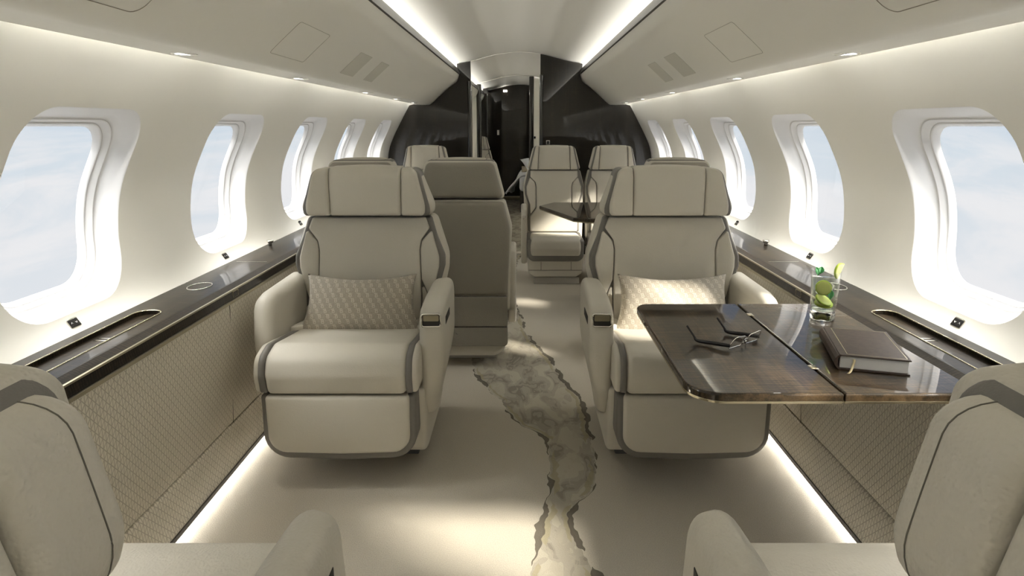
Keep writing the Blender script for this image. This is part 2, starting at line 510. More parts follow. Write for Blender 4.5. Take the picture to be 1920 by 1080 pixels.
def wall_side(sx, windows, plain, name, side):
    bm = bmesh.new()
    def vt(y, z, d=0): return bm.verts.new((sx * (wx(z) + d), y, z))
    for yc in windows:
        rings = []
        for t in (0, .06, .2, .4, .6, .8, 1):
            rings.append([vt(yc + (h.x + (r.x - h.x) * t), WZ + (h.y + (r.y - h.y) * t)) for h, r in zip(HPT, RPT)])
        for a, c in zip(rings, rings[1:]):
            for i in range(len(ANG)): bm.faces.new((a[i], a[(i + 1) % len(ANG)], c[(i + 1) % len(ANG)], c[i]))
    for ya, yb in plain:
        zs = [ZB + (ZT - ZB) * k / 40 for k in range(41)]
        A = [vt(ya, z) for z in zs]; B = [vt(yb, z) for z in zs]
        for i in range(40): bm.faces.new((A[i], A[i + 1], B[i + 1], B[i]))
    bmesh.ops.remove_doubles(bm, verts=bm.verts[:], dist=.0002)
    return struct(link(name, bm, M['wall']))

def window(k, sx, yc):
    """frame (outer reveal), two bezel rings and a pane, set into the wall opening"""
    N = len(HPT)
    def loft(bm, steps):
        rings = []
        for d, i in steps:
            fx, fz = (WH - i) / WH, (HH - i) / HH
            rings.append([bm.verts.new((sx * (wx(WZ + h.y * fz) + d), yc + h.x * fx, WZ + h.y * fz)) for h in HPT])
        for a, c in zip(rings, rings[1:]):
            for j in range(N): bm.faces.new((a[j], a[(j + 1) % N], c[(j + 1) % N], c[j]))
        return rings
    bm = bmesh.new(); loft(bm, [(0, -.001), (.0012, .0006), (.0035, .0018), (.009, .004), (.020, .008), (.040, .016), (.058, .0225), (.060, .025), (.060, .0285)])
    w = struct(link('window_%d' % k, bm, M['reveal']))
    bm = bmesh.new(); loft(bm, [(.064, .026), (.0595, .027), (.0585, .029), (.060, .031), (.078, .0355), (.079, .038)])
    link('window_bezel', bm, M['reveal'], w)
    bm = bmesh.new(); loft(bm, [(.082, .036), (.0775, .0375), (.077, .040), (.080, .0425), (.098, .047)])
    link('window_inner_ring', bm, M['reveal'], w)
    bm = bmesh.new(); R = loft(bm, [(.096, .044), (.0985, .0465)])
    bmesh.ops.contextual_create(bm, geom=[v for v in R[-1]] + [e for e in bm.edges if e.verts[0] in R[-1] and e.verts[1] in R[-1]])
    link('window_pane', bm, M['pane'], w)
    return w

WINS = [WY + PITCH * k for k in range(-4, 5)]                # centres
y_first, y_last = WINS[0] - PITCH / 2, WINS[-1] + PITCH / 2
for sx, side in ((-1, 'left'), (1, 'right')):
    wall_side(sx, WINS, [(y_last, Y1), (Y0, y_first)], 'wall_' + side, side)
k = 0
for sx in (-1, 1):
    for yc in WINS:
        k += 1; window(k, sx, yc)

# floor
bm = bmesh.new()
vs = [bm.verts.new(p) for p in ((-1.06, Y0, 0), (1.06, Y0, 0), (1.06, Y1, 0), (-1.06, Y1, 0))]
bm.faces.new(vs); struct(link('floor', bm, M['carpet'], smooth=False))

# ceiling arch, overhead side panels, dark light-cove strips
CEIL = smoothcurve([(-.66, 1.735), (-.57, 1.752), (-.438, 1.776), (-.3, 1.812), (-.185, 1.838), (0, 1.856), (.185, 1.838), (.3, 1.812), (.438, 1.776), (.57, 1.752), (.66, 1.735)], 5)
bm = bmesh.new(); sweep(bm, CEIL, Y0, Y1); ceil = struct(link('ceiling', bm, M['ceiling']))
BINP = [(.945, 1.462), (.945, 1.412), (.962, 1.407), (.966, 1.401), (.965, 1.395)]
BINC = smoothcurve([(.965, 1.395), (.90, 1.391), (.85, 1.391), (.81, 1.400), (.732, 1.468), (.646, 1.542), (.582, 1.587), (.560, 1.620), (.548, 1.663)], 5)
for sx, side in ((-1, 'left'), (1, 'right')):
    bm = bmesh.new(); sweep(bm, BINP + BINC[1:], Y0, Y1, sx); link('overhead_panel', bm, M['bin'], ceil)
    bm = bmesh.new(); sweep(bm, [(.552, 1.655), (.541, 1.659), (.569, 1.721), (.577, 1.722), (.576, 1.712), (.580, 1.655), (.70, 1.655), (.70, 1.737), (.655, 1.737)], Y0, Y1, sx)
    struct(link('trim_%d' % (1 if sx < 0 else 2), bm, M['dark_strip'], smooth=False))

# lower side panels, kick panel, black strip
for sx, side in ((-1, 'left'), (1, 'right')):
    bm = bmesh.new(); sweep(bm, [(.979, .60), (.983, .45), (.992, .30), (1.0, .178), (1.006, .170)], Y0, Y1, sx)
    w = D.objects['wall_' + side]
    link('lower_wall_panel', bm, M['dado'], w)
    bm = bmesh.new(); sweep(bm, smoothcurve([(1.008, .171), (1.0, .166), (.996, .15), (.994, .11), (.990, .06), (.982, .028)], 4), Y0, Y1, sx)
    kb = struct(link('baseboard_' + side, bm, M['dado']))
    bm = bmesh.new(); sweep(bm, [(.984, .034), (.979, .034), (.977, .022), (.98, .018), (1.03, .018), (1.04, .018), (1.04, 0)], Y0, Y1, sx)
    link('black_edge_strip', bm, M['black'], kb, smooth=False)
    bm = bmesh.new()                                           # vertical panel joints
    for yj in (.27, 2.07, 3.87, 5.67):
        tube(bm, [(sx * (.9785 + .0215 * t), yj, .598 - .425 * t) for t in (0, .25, .5, .75, 1)], .0011, 6)
    link('panel_joint', bm, M['gap'], w)

# side ledges
def ledge(sx, side):
    e = empty('side_ledge', (sx * 1.0, 1.6, 0), 0, 'glossy dark wood side ledge with gold edge strips along the %s wall' % side, 'ledge', 'side ledges under the windows')
    def add(name, bm, m, smooth=True, par=None):
        o = link(name, bm, m, par or e, smooth); o.location = (-sx * 1.0, -1.6, 0) if (par is None) else (0, 0, 0); return o
    yb = 5.84
    # top with a recessed tray near the front table
    ty0, ty1, tx0, tx1 = 1.20, 1.82, 1.052, 1.128
    bm = bmesh.new(); Z = .655
    ys = [Y0, ty0, ty1, yb]; xs = [1.012, tx0, tx1, 1.175]
    for i in range(3):
        for j in range(3):
            if i == 1 and j == 1: continue
            bm.faces.new([bm.verts.new((sx * xs[a], ys[b_], Z)) for a, b_ in ((j, i), (j + 1, i), (j + 1, i + 1), (j, i + 1))])
    sweep(bm, [(1.012, Z), (1.006, .6545), (.998, .651), (.986, .645), (.983, .643)], Y0, yb, sx)
    tray = rpoly([(sx * tx0, ty0), (sx * tx1, ty0), (sx * tx1, ty1), (sx * tx0, ty1)], .034, 7, .2)
    corner = [(tx0, ty0), (tx1, ty0), (tx1, ty1), (tx0, ty1)]
    # fill corners between square hole and rounded tray, then tray wall and bottom
    N = len(tray)
    top = [bm.verts.new((p.x, p.y, Z)) for p in tray]; low = [bm.verts.new((p.x, p.y, Z - .012)) for p in tray]
    for i in range(N): bm.faces.new((top[i], top[(i + 1) % N], low[(i + 1) % N], low[i]))
    bm.faces.new(low)
    for cx_, cy_ in corner:
        cxs = sx * cx_
        idx = [i for i in range(N) if abs(tray[i].x - cxs) < .0345 and abs(tray[i].y - cy_) < .0345]
        cv = bm.verts.new((cxs, cy_, Z))
        for i in idx:
            j = (i + 1) % N
            if j in idx: bm.faces.new((top[i], top[j], cv))
    lt = add('ledge_top', bm, M['wood'], False)
    bm = bmesh.new(); sweep(bm, [(.985, .6445), (.980, .6435), (.980, .6385), (.985, .6375)], Y0, yb, sx); add('gold_strip', bm, M['gold_satin'], False)
    bm = bmesh.new(); sweep(bm, [(.985, .638), (.9835, .637), (.979, .612), (.9825, .610)], Y0, yb, sx); add('wood_fascia', bm, M['wood'], False)
    bm = bmesh.new(); sweep(bm, [(.985, .6105), (.975, .6095), (.974, .601), (.985, .598)], Y0, yb, sx); add('gold_strip', bm, M['gold_satin'], False)
    bm = bmesh.new(); tube(bm, [(p.x, p.y, Z + .0005) for p in tray], .0022, 6, True); add('tray_rim', bm, M['gold'])
    bm = bmesh.new()
    for yy in (1.583, 1.600): box(bm, sx * 1.052, sx * 1.112, yy - .0022, yy + .0022, Z - .0122, Z - .0108)
    add('tray_handle', bm, M['silver'], False)
    bm = bmesh.new(); tube(bm, [(sx * 1.093 + .036 * math.cos(a), 2.105 + .05 * math.sin(a), Z + .001) for a in [2 * PI * q / 40 for q in range(40)]], .0019, 6, True)
    add('cup_holder_ring', bm, M['silver'])
    bm = bmesh.new(); box(bm, sx * 1.022, sx * 1.145, 2.505, 2.5085, Z, Z + .0006); add('inlay_line', bm, M['silver'], False)
    bm = bmesh.new(); box(bm, sx * .9795, sx * .984, 2.13, 2.165, .613, .637); box(bm, sx * .9795, sx * .984, 2.13, 2.165, .613, .637)
    bm.free()
    bm = bmesh.new(); tube(bm, [(sx * .9805, y_, z_) for y_, z_ in ((2.105, .6145), (2.145, .6145), (2.145, .6355), (2.105, .6355))], .0014, 6, True)
    add('latch_frame', bm, M['gold'], False)
    bm = bmesh.new(); lathe(bm, [(0, .026), (.014, .026), (.016, .022), (.013, .014), (.007, .010), (.008, .0), (0, 0)], 20, (sx * 1.146, 2.86, Z)); add('chrome_knob', bm, M['silver'])
    return e
ledge(-1, 'left'); ledge(1, 'right')

# ------------------------------------------------------------------ partitions and the cabins beyond
def half_section(sx, xin, ztop_in):
    """outline (x,z) of one half of the cabin inside the shell, from inner edge xin outward"""
    P = [(xin, 0), (.975, 0), (.975, .60), (.972, .66)]
    P += [(1.155, .66)] + [(x - .006, z) for x, z in WP if .67 < z < 1.385]
    P += [(.964, 1.392)] + [(x - .004, z - .004) for x, z in BINC[1:]] + [(.540, 1.664), (.566, 1.72), (.566, 1.748)]
    P += [(x, z - .004) for x, z in reversed(CEIL) if xin < x < .566]
    P += [(xin, ztop_in - .004)]
    return [(sx * x, z) for x, z in P]
def ceil_z(x):
    for (xa, za), (xb, zb) in zip(CEIL, CEIL[1:]):
        if xa <= x <= xb: return za + (zb - za) * (x - xa) / (xb - xa)
def plate(name, pts, y0, y1, mat, parent=None):
    bm = bmesh.new()
    A = [bm.verts.new((x, y0, z)) for x, z in pts]; B = [bm.verts.new((x, y1, z)) for x, z in pts]
    N = len(pts)
    for i in range(N): bm.faces.new((A[i], A[(i + 1) % N], B[(i + 1) % N], B[i]))
    bm.faces.new(A); bm.faces.new(B)
    return link(name, bm, mat, parent, smooth=False)
wl = struct(plate('wall_partition_left', half_section(-1, .444, ceil_z(.444)), YB, YB + .06, M['wood_wall']))
wr = struct(plate('wall_partition_right', half_section(1, .187, ceil_z(.187)), YB, YB + .06, M['wood_wall']))
bm = bmesh.new(); bevbox(bm, -.475, -.438, YB - .015, YB + .075, 0, 1.60, .012, 3); link('door_post', bm, M['wood_dark'], wl)
bm = bmesh.new(); bevbox(bm, .181, .212, YB - .012, YB + .075, 0, 1.66, .012, 3); link('door_post', bm, M['wood_dark'], wr)
sw = tag(padobj('call_switch', M['silver'], None, rpoly([(.243, 1.028), (.277, 1.028), (.277, 1.068), (.243, 1.068)], .004, 3), YB, YB - .004, .001, FR), 'small square silver framed switch on dark right partition above the far seats', 'switch')
padobj('switch_button', M['black'], sw, rpoly([(.249, 1.034), (.271, 1.034), (.271, 1.062), (.249, 1.062)], .002, 3), YB, YB - .0045, .001, FR)

# second partition: slim dark posts, white panel on the right with a black switch
P2 = 8.45
pl = bmesh.new(); bevbox(pl, -.575, -.512, P2, P2 + .08, 0, 1.735, .01, 3); struct(link('trim_3', pl, M['wood_dark']))
pl = bmesh.new(); bevbox(pl, .118, .180, P2, P2 + .08, 0, ceil_z(.12) - .012, .01, 3); struct(link('trim_4', pl, M['wood_dark']))
wp = struct(plate('wall_partition_white', half_section(1, .18, ceil_z(.18)), P2 + .005, P2 + .06, M['wall']))
tag(padobj('call_switch', M['black'], None, rpoly([(.182, 1.03), (.205, 1.03), (.205, 1.06), (.182, 1.06)], .003, 3), P2 + .005, P2 - .002, .001, FR), 'tiny black switch on the narrow white panel beyond the doorway', 'switch')
struct(plate('wall_partition_pale', half_section(-1, .575, ceil_z(.575)), P2 + .005, P2 + .06, M['wall']))
def arch(name, y, x0, x1, drop):
    xs = [x for x, z in CEIL if x0 < x < x1]
    pts = [(x0, ceil_z(x0) - .002)] + [(x, ceil_z(x) - .002) for x in xs] + [(x1, ceil_z(x1) - .002)]
    pts += [(x, z - drop) for x, z in reversed(pts)]
    return struct(plate(name, pts, y, y + .06, M['ceiling']))
arch('trim_5', YB, -.438, .181, .004); arch('trim_6', P2, -.512, .118, .005)
# end wall, tall dark cabinet
full = [(x, z) for x, z in half_section(1, .0, ceil_z(0))][1:-1] + [(x, z) for x, z in reversed(half_section(-1, .0, ceil_z(0)))][1:-1]
struct(plate('wall_back', full, 10.42, 10.5, M['wood_wall']))
bm = bmesh.new(); sweep(bm, [(-1.3, 0), (-1.3, 2)], 10.59, 10.6); bm.free()
struct(plate('wall_front', full, Y0 + .02, Y0 + .06, M['wall']))
cab = tag(plate('tall_cabinet', [(x, z) for x, z in half_section(-1, .50, ceil_z(.50))], 9.75, 10.40, M['wood_wall']), 'tall dark wood cabinet beside the dark end wall beyond the doorway', 'cabinet')
bm = bmesh.new(); bevbox(bm, -.515, -.496, 9.735, 9.80, 0, 1.68, .006, 2); link('cabinet_post', bm, M['wood_dark'], cab)
bm = bmesh.new(); bevbox(bm, -.38, -.345, 10.40, 10.42, 1.05, 1.13, .003, 2)
tag(link('wall_plate', bm, M['wall'], None), 'small pale plate on the dark end wall beyond the doorway', 'plate')
bm = bmesh.new(); bevbox(bm, -.275, -.215, 10.38, 10.42, 1.735, 1.765, .003, 2)
tag(link('ceiling_sign', bm, M['lamp'], None), 'tiny lit sign under the ceiling above dark end wall', 'sign')
bm = bmesh.new(); bevbox(bm, -.49, .98, 10.36, 10.42, 0, .05, .006, 2); struct(link('baseboard_back', bm, M['gold_satin']))

# bed beyond the second partition
bed = empty('bed', (.45, 9.3, 0), 0, 'white bed on a dark base seen through the far doorway', 'bed')
bm = bmesh.new(); bevbox(bm, -.455, .5, -.58, 1.0, 0, .30, .02, 3); link('bed_base', bm, M['bedbase'], bed)
bm = bmesh.new(); bevbox(bm, -.462, .5, -.60, 1.0, .30, .50, .05, 4); link('mattress', bm, M['linen'], bed)
bm = bmesh.new()                                               # duvet folded over the aisle side
rows = []
for j in range(13):
    y = -.55 + j * .07
    o_ = .012 * math.sin(j * 1.7); fl = max(0, 1 - j / 6)
    pr = [(.45, .525), (.1, .53), (-.2, .535), (-.40, .53), (-.47, .50), (-.50 - .05 * fl + o_, .42), (-.53 - .09 * fl + o_, .34), (-.56 - .10 * fl - o_, .27 + .02 * math.sin(j))]
    rows.append([(x, y, z) for x, z in smoothcurve(pr, 3)])
vr = [[bm.verts.new(p) for p in r] for r in rows]
for a, c in zip(vr, vr[1:]):
    for i in range(len(a) - 1): bm.faces.new((a[i], a[i + 1], c[i + 1], c[i]))
dv = link('duvet', bm, M['linen'], bed); md = dv.modifiers.new('s', 'SOLIDIFY'); md.thickness = .02
bm = bmesh.new(); bevbox(bm, -.43, .5, -.05, .9, .53, .56, .012, 2); link('blanket', bm, M['blanket'], bed)

def pillow_mesh(bm, W, Hh, T, n=36, pinch=.07, sag=.0):
    g = {}
    for s in (1, -1):
        for i in range(n + 1):
            for j in range(n + 1):
                u, v = -1 + 2 * i / n, -1 + 2 * j / n
                if s < 0 and (i in (0, n) or j in (0, n)): g[s, i, j] = g[1, i, j]; continue
                th = T / 2 * ((1 - abs(u) ** 2.6) * (1 - abs(v) ** 2.2)) ** .62
                x = W / 2 * u * (1 - pinch * (1 - v * v)) * (1 - .065 * v); z = Hh / 2 * v * (1 - pinch * 1.1 * (1 - u * u))
                z -= sag * (1 - u * u) * max(0, v)
                wr_ = .004 * math.sin(u * 7 + v * 3) * (1 - u * u)
                g[s, i, j] = bm.verts.new((x, -s * th + wr_, z))
    for s in (1, -1):
        for i in range(n):
            for j in range(n):
                q = [g[s, i, j], g[s, i + 1, j], g[s, i + 1, j + 1], g[s, i, j + 1]]
                bm.faces.new(q)
bm = bmesh.new(); pillow_mesh(bm, .5, .34, .16, 16)
p_ = tag(link('bed_pillow', bm, M['linen']), 'white pillow on the far bed', 'pillow'); p_.location = (.27, 9.0, .65); p_.rotation_euler = (math.radians(-62), 0, .5)

# ------------------------------------------------------------------ seats
def club_seat(aisle, dz=0., kx=1., kz=1., sw=0., near=False):
    """wide single seat facing -y; aisle=+1/-1 is the side whose armrest carries the latch"""
    root = empty('club_seat')
    lean = lambda x, y, z: (x, y + .10 * (z - .42) - .55 * max(0, abs(x) - .13) ** 2, z - (.085 * max(0, min(1, (z - .5) / .3)) if near else 0))
    hw = lambda x, y, z: (x * kx * (1 + (.95 * (z - .89) if near else 0)), y + 7 * max(0, z - .99) ** 2 - .75 * max(0, abs(x) - .135) ** 2, 1.05 + (z - 1.05) * kz + dz)
    L, T = M['leather_grain' if near else 'leather'], M['trim']
    # footrest
    fo = padobj('footrest', L, root, rpoly([(-.235, .335), (-.232, .138), (0, .131), (.232, .138), (.235, .335)], [.012, .06, .5, .06, .012]), -.02, -.082, .012, FR, bulge=.010)
    padobj('footrest_trim', T, fo, rpoly([(-.254, .334), (-.253, .112), (0, .102), (.253, .112), (.254, .334)], [.010, .085, .6, .085, .010]), .08, -.069, .014, FR)
    # cushion
    prof = rpoly([(-.080, .342), (-.092, .405), (-.076, .468), (0, .490), (.46, .425), (.46, .342)], [.012, .05, .05, .06, .02, .01], 8)
    cu = padobj('seat_cushion', L, root, prof, -.230, .230, .022, SD, r0=.022, bulge=0, ni=4)
    pt = inset(prof, .003)
    for s in (-1, 1):
        padobj('seat_trim', T, cu, pt, s * .228, s * .250, .008, SD, ni=3)
        padobj('seat_side_panel', L, cu, inset(prof, .006), s * .246, s * .266, .012, SD, ni=3)
        q = rpoly([(s * .182, .36), (s * .205, .27), (s * .235, .235), (s * .262, .235), (s * .262, .46), (s * .182, .46)], [.03, .02, .012, .01, .01, .01])
        padobj('seat_bolster', L, cu, q, .40, .503, .012, TP, bulge=.002, warp=lambda x, y, z: (x, y, z - y * .142))
    # backrest
    ba = padobj('backrest', L, root, rpoly(sym([(.222, .846), (.238, .803), (.2045, .757), (.1975, .717), (.2015, .60), (.200, .40)]), [.012, .01, .03, .03, .03, .01, .01, .03, .03, .03, .01, .012]), .48, .412, .007, FR, bulge=.012, warp=lean)
    padobj('backrest_trim', T, ba, rpoly(sym([(.243, .846), (.266, .769), (.297, .693), (.297, .655), (.277, .585), (.278, .40)]), [.015, .1, .05, .03, .04, .01, .01, .04, .03, .05, .1, .015]), .52, .428, .012, FR, warp=lean)
    padobj('backrest_shell', L, ba, rpoly(sym([(.255, .848), (.280, .77), (.306, .690), (.304, .63), (.286, .55), (.28, .30)]), [.03, .2, .1, .1, .1, .02, .02, .1, .1, .1, .2, .03]), .57, .450, .030, FR, r0=.035, warp=lean)
    for s in (-1, 1):
        padobj('backrest_bolster', L, ba, rpoly([(s * .247, .796), (s * .207, .753), (s * .200, .717), (s * .204, .602), (s * .240, .520), (s * .258, .585), (s * .274, .650), (s * .275, .690), (s * .254, .765)], [.006, .02, .03, .01, .004, .03, .03, .04, .1]), .48, .413, .006, FR, bulge=.006, warp=lean)
        padobj('backrest_bolster', L, ba, rpoly([(s * .204, .592), (s * .238, .512), (s * .262, .48), (s * .262, .40), (s * .204, .40)], [.006, .01, .01, .004, .004]), .48, .416, .008, FR, bulge=.003, warp=lean)
    # headrest
    he = padobj('headrest', L, root, rpoly([(-.1358, .858), (.1358, .858), (.1382, 1.045), (0, 1.051), (-.1382, 1.045)], [.010, .010, .010, 1., .010]), .48, .398, .013, FR, bulge=.004, nr=6, warp=hw)
    for s in (-1, 1):
        padobj('headrest_side_panel', L, he, rpoly([(s * .1372, .858), (s * .227, .858), (s * .230, .90), (s * .196, 1.035), (s * .1395, 1.044)], [.010, .018, .1, .03, .010]), .48, .398, .013, FR, bulge=.002, nr=6, warp=hw)
    padobj('headrest_trim', T, he, rpoly(sym([(.203, 1.038 - (.003 if near else 0)), (.246, .885), (.243, .856)]), [.035, .06, .015, .015, .06, .035]), .52, .414, .014, FR, warp=hw)
    padobj('headrest_shell', L, he, rpoly(sym([(.202 + sw, 1.034 - sw * .4), (.258 + sw, .890), (.252 + sw, .857)]), [.05, .06, .03, .03, .06, .05]), .525, .432 - sw * .5, .026, FR, r0=.014, nr=6, warp=hw)
    if near:
        so_ = rpoly(sym([(.202 + sw, 1.034 - sw * .4), (.258 + sw, .890), (.252 + sw, .857)]), [.05, .06, .03, .03, .06, .05], 7, .01)
        bm = bmesh.new(); tube(bm, [hw(p.x * 1.0015, .455, .95 + (p.y - .95) * 1.0015) for p in so_], .0008, 5, True); link('headrest_seam', bm, M['stitch'], he)
        bm = bmesh.new(); tube(bm, [hw(p.x * 1.001, .437, .95 + (p.y - .95) * 1.001) for p in inset(so_, .004)], .0010, 5, True); link('headrest_seam', bm, M['stitch'], he)
    padobj('headrest_back_cover', L, he, rpoly(sym([(.194 + sw, 1.026 - sw * .4), (.250 + sw, .887), (.244 + sw, .863)]), [.05, .06, .03, .03, .06, .05]), .60, .528, .014, FR, r0=.035, nr=6, warp=hw)
    # lower body and base
    lo = padobj('seat_body', L, root, rpoly([(.03, .075), (.0, .328), (.50, .328), (.50, .11), (.42, .075)], [.04, .01, .01, .03, .03]), -.272, .272, .018, SD, r0=.018)
    padobj('seat_base', M['gap'], root, rpoly([(.16, 0), (.16, .08), (.46, .08), (.46, 0)], .004), -.22, .22, .004, SD, r0=.004)
    padobj('back_lower_cover', L, lo, rpoly([(-.26, .07), (.26, .07), (.28, .36), (-.28, .36)], .03), .48, .57, .02, FR)
    # armrests
    for s in (-1, 1):
        def aw(x, y, z, s=s):
            k = max(0, min(1, (.44 - z) / .26)); k = k * k * (3 - 2 * k)
            inner = .258
            return (s * (inner + (abs(x) - inner) * (1 - .45 * k)), y + .02 * max(0, abs(x) - .29) / .05, z)
        a_y, a_x = (-.01, .337) if s == aisle else (.05, .330)
        ar = padobj('armrest', L, root, rpoly([(.085 + a_y, .20), (.026 + a_y, .29), (.010 + a_y, .48), (.030 + a_y, .604), (.16, .620), (.37 if s == aisle else .46, .624), (.40 if s == aisle else .53, .59), (.39 if s == aisle else .50, .43), (.30, .30), (.15, .20)], [.04, .08, .10, .050, .05, .04, .05, .08, .08, .05], 8), s * .256, s * a_x, .026, SD, r0=.034, nr=6, ni=4, warp=aw)
        if s == aisle:
            sl = bmesh.new(); bevbox(sl, min(s * .330, s * .3385), max(s * .330, s * .3385), .10, .22, .520, .550, .003, 2); link('side_control', sl, M['gap'], ar)
        if s == aisle and not near:
            cx_ = s * .300
            yo = a_y + .002
            hf = bmesh.new(); pts = rpoly([(cx_ - .031, .543), (cx_ + .031, .543), (cx_ + .031, .586), (cx_ - .031, .586)], .008, 5, .01)
            tube(hf, [(p.x, yo + .0135 + .005 * (abs(p.x) - .27) / .08, p.y) for p in pts], .0032, 6, True); fr = link('latch_frame', hf, M['silver'], ar)
            padobj('latch_recess', M['gap'], ar, rpoly([(cx_ - .029, .545), (cx_ + .029, .545), (cx_ + .029, .584), (cx_ - .029, .584)], .006, 4), yo + .024, yo + .0155, .001, FR)
            padobj('latch_flap', M['gold_satin'], ar, rpoly([(cx_ - .026, .562), (cx_ + .026, .562), (cx_ + .026, .582), (cx_ - .026, .582)], .004, 4), yo + .024, yo + .0125, .001, FR)
    return root

def conference_seat(arms=(-1,)):
    """narrower seat facing -y, cushion front at y=0"""
    root = empty('conference_seat')
    L, T, RL = M['leather'], M['trim'], M['leather']
    lean = lambda x, y, z: (x, y + .06 * (z - .40), z)
    he = padobj('headrest', L, root, rpoly([(-.128, .858), (.128, .858), (.118, 1.046), (0, 1.050), (-.118, 1.046)], [.008, .008, .01, 1., .01]), .42, .335, .022, FR, bulge=.004, nr=5)
    for s in (-1, 1):
        padobj('headrest_side_panel', L, he, rpoly([(s * .131, .858), (s * .188, .858), (s * .146, 1.040), (s * .121, 1.045)], [.008, .01, .02, .008]), .42, .337, .016, FR, nr=5)
    padobj('headrest_trim', T, he, rpoly(sym([(.158, 1.040), (.203, .856)]), [.02, .012, .012, .02]), .44, .350, .012, FR)
    padobj('headrest_shell', L, he, rpoly(sym([(.166, 1.036), (.212, .858)]), [.03, .015, .015, .03]), .47, .365, .02, FR, r0=.012)
    padobj('headrest_back_cover', M['leather_rear'], he, rpoly(sym([(.158, 1.030), (.204, .862)]), [.03, .015, .015, .03]), .495, .455, .008, FR, r0=.022, nr=5)
    ba = padobj('backrest', L, root, rpoly(sym([(.188, .850), (.19, .80), (.150, .765), (.140, .72), (.140, .55), (.19, .48), (.19, .36)]), [.01, .01, .02, .03, .02, .01, .01, .01, .01, .02, .03, .02, .01, .01]), .40, .338, .01, FR, bulge=.01, warp=lean)
    padobj('backrest_trim', T, ba, rpoly(sym([(.206, .850), (.236, .72), (.232, .66), (.205, .58), (.205, .36)]), [.012, .05, .05, .04, .01, .01, .04, .05, .05, .012]), .43, .352, .01, FR, warp=lean)
    padobj('backrest_shell', L, ba, rpoly(sym([(.212, .852), (.246, .72), (.240, .62), (.232, .30)]), [.02, .1, .1, .01, .01, .1, .1, .02]), .47, .37, .02, FR, r0=.015, warp=lean)
    for s in (-1, 1):
        padobj('backrest_bolster', L, ba, rpoly([(s * .192, .795), (s * .154, .762), (s * .144, .72), (s * .144, .555), (s * .186, .50), (s * .190, .58), (s * .216, .66), (s * .218, .72)], [.006, .02, .03, .01, .004, .02, .03, .03]), .40, .339, .008, FR, bulge=.004, warp=lean)
    bk = padobj('back_cover', M['leather_rear'], root, rpoly(sym([(.206, .848), (.236, .72), (.232, .60), (.222, .385)]), [.02, .1, .1, .006, .006, .1, .1, .02]), .495, .455, .008, FR, r0=.022, nr=5, warp=lean)
    padobj('back_lower_cover', M['leather_rear'], bk, rpoly([(-.222, .378), (.222, .378), (.222, .30), (.14, .30), (.14, .225), (-.222, .225)], [.004, .004, .004, .004, .004, .01]), .492, .455, .004, FR, r0=.0038, warp=lean, true=True)
    padobj('back_lower_cover', M['leather_rear'], bk, rpoly([(.144, .295), (.222, .295), (.222, .16), (.205, .12), (-.222, .12), (-.222, .219), (.144, .219)], [.004, .004, .03, .02, .02, .004, .004]), .490, .455, .004, FR, r0=.0038, warp=lean, true=True)
    cu = padobj('seat_cushion', L, root, rpoly([(.01, .22), (-.006, .28), (.004, .345), (.05, .372), (.38, .35), (.38, .22)], [.03, .05, .04, .05, .01, .01], 8), -.192, .192, .022, SD, r0=.022, ni=4)
    padobj('seat_trim', T, cu, rpoly([(-.218, .352), (-.214, .182), (.214, .182), (.218, .352)], [.02, .055, .055, .02]), .36, .012, .02, FR)
    lo = padobj('seat_body', L, root, rpoly([(-.212, .22), (-.208, .09), (-.16, .058), (.16, .058), (.208, .09), (.212, .22)], [.004, .03, .03, .03, .03, .004]), .45, .030, .02, FR, r0=.02)
    bm = bmesh.new()
    for sx_ in (-.11, .12): tube(bm, [(sx_, .0295, .18), (sx_, .0295, .115)], .0015, 5)
    tube(bm, [(-.205, .0295, .113), (.205, .0295, .113)], .0015, 5)
    link('body_seam', bm, M['gap'], lo)
    padobj('seat_base', M['leather_rear'], root, rpoly([(-.165, 0), (.185, 0), (.185, .056), (-.165, .056)], .006), .32, .05, .006, FR, r0=.006)
    for s in arms:
        ar = padobj('armrest', L, root, rpoly([(.06, .155), (.03, .24), (.025, .53), (.05, .575), (.38, .585), (.42, .55), (.42, .30), (.20, .155)], [.04, .04, .04, .03, .03, .04, .06, .05], 6), s * .218, s * .262, .014, SD, r0=.012, nr=4, ni=3)
        bm = bmesh.new(); bevbox(bm, s * .24 - .010, s * .24 + .010, .018, .03, .505, .535, .002, 2); link('latch', bm, M['silver'], ar)
    return root

# front pair facing the camera, near pair facing forward
CL = club_seat(1); CL.location = (-.585, 2.0, 0)
tag(CL, 'left of the two large front leather seats, clear of the table', 'seat', 'wide club seats')
CR = club_seat(-1); CR.location = (.583, 2.0, 0)
tag(CR, 'right large front leather seat, partly behind the glossy table', 'seat', 'wide club seats')
NL = club_seat(-1, -.042, .90, 1.14, .026, True); NL.location = (-.605, .945, 0); NL.rotation_euler = (0, 0, PI)
tag(NL, 'near leather seat cut off at the bottom left corner, seen from behind', 'seat', 'wide club seats')
NR = club_seat(1, -.042, .90, 1.14, .026, True); NR.location = (.612, .945, 0); NR.rotation_euler = (0, 0, PI)
tag(NR, 'near leather seat cut off at the bottom right corner, seen from behind', 'seat', 'wide club seats')

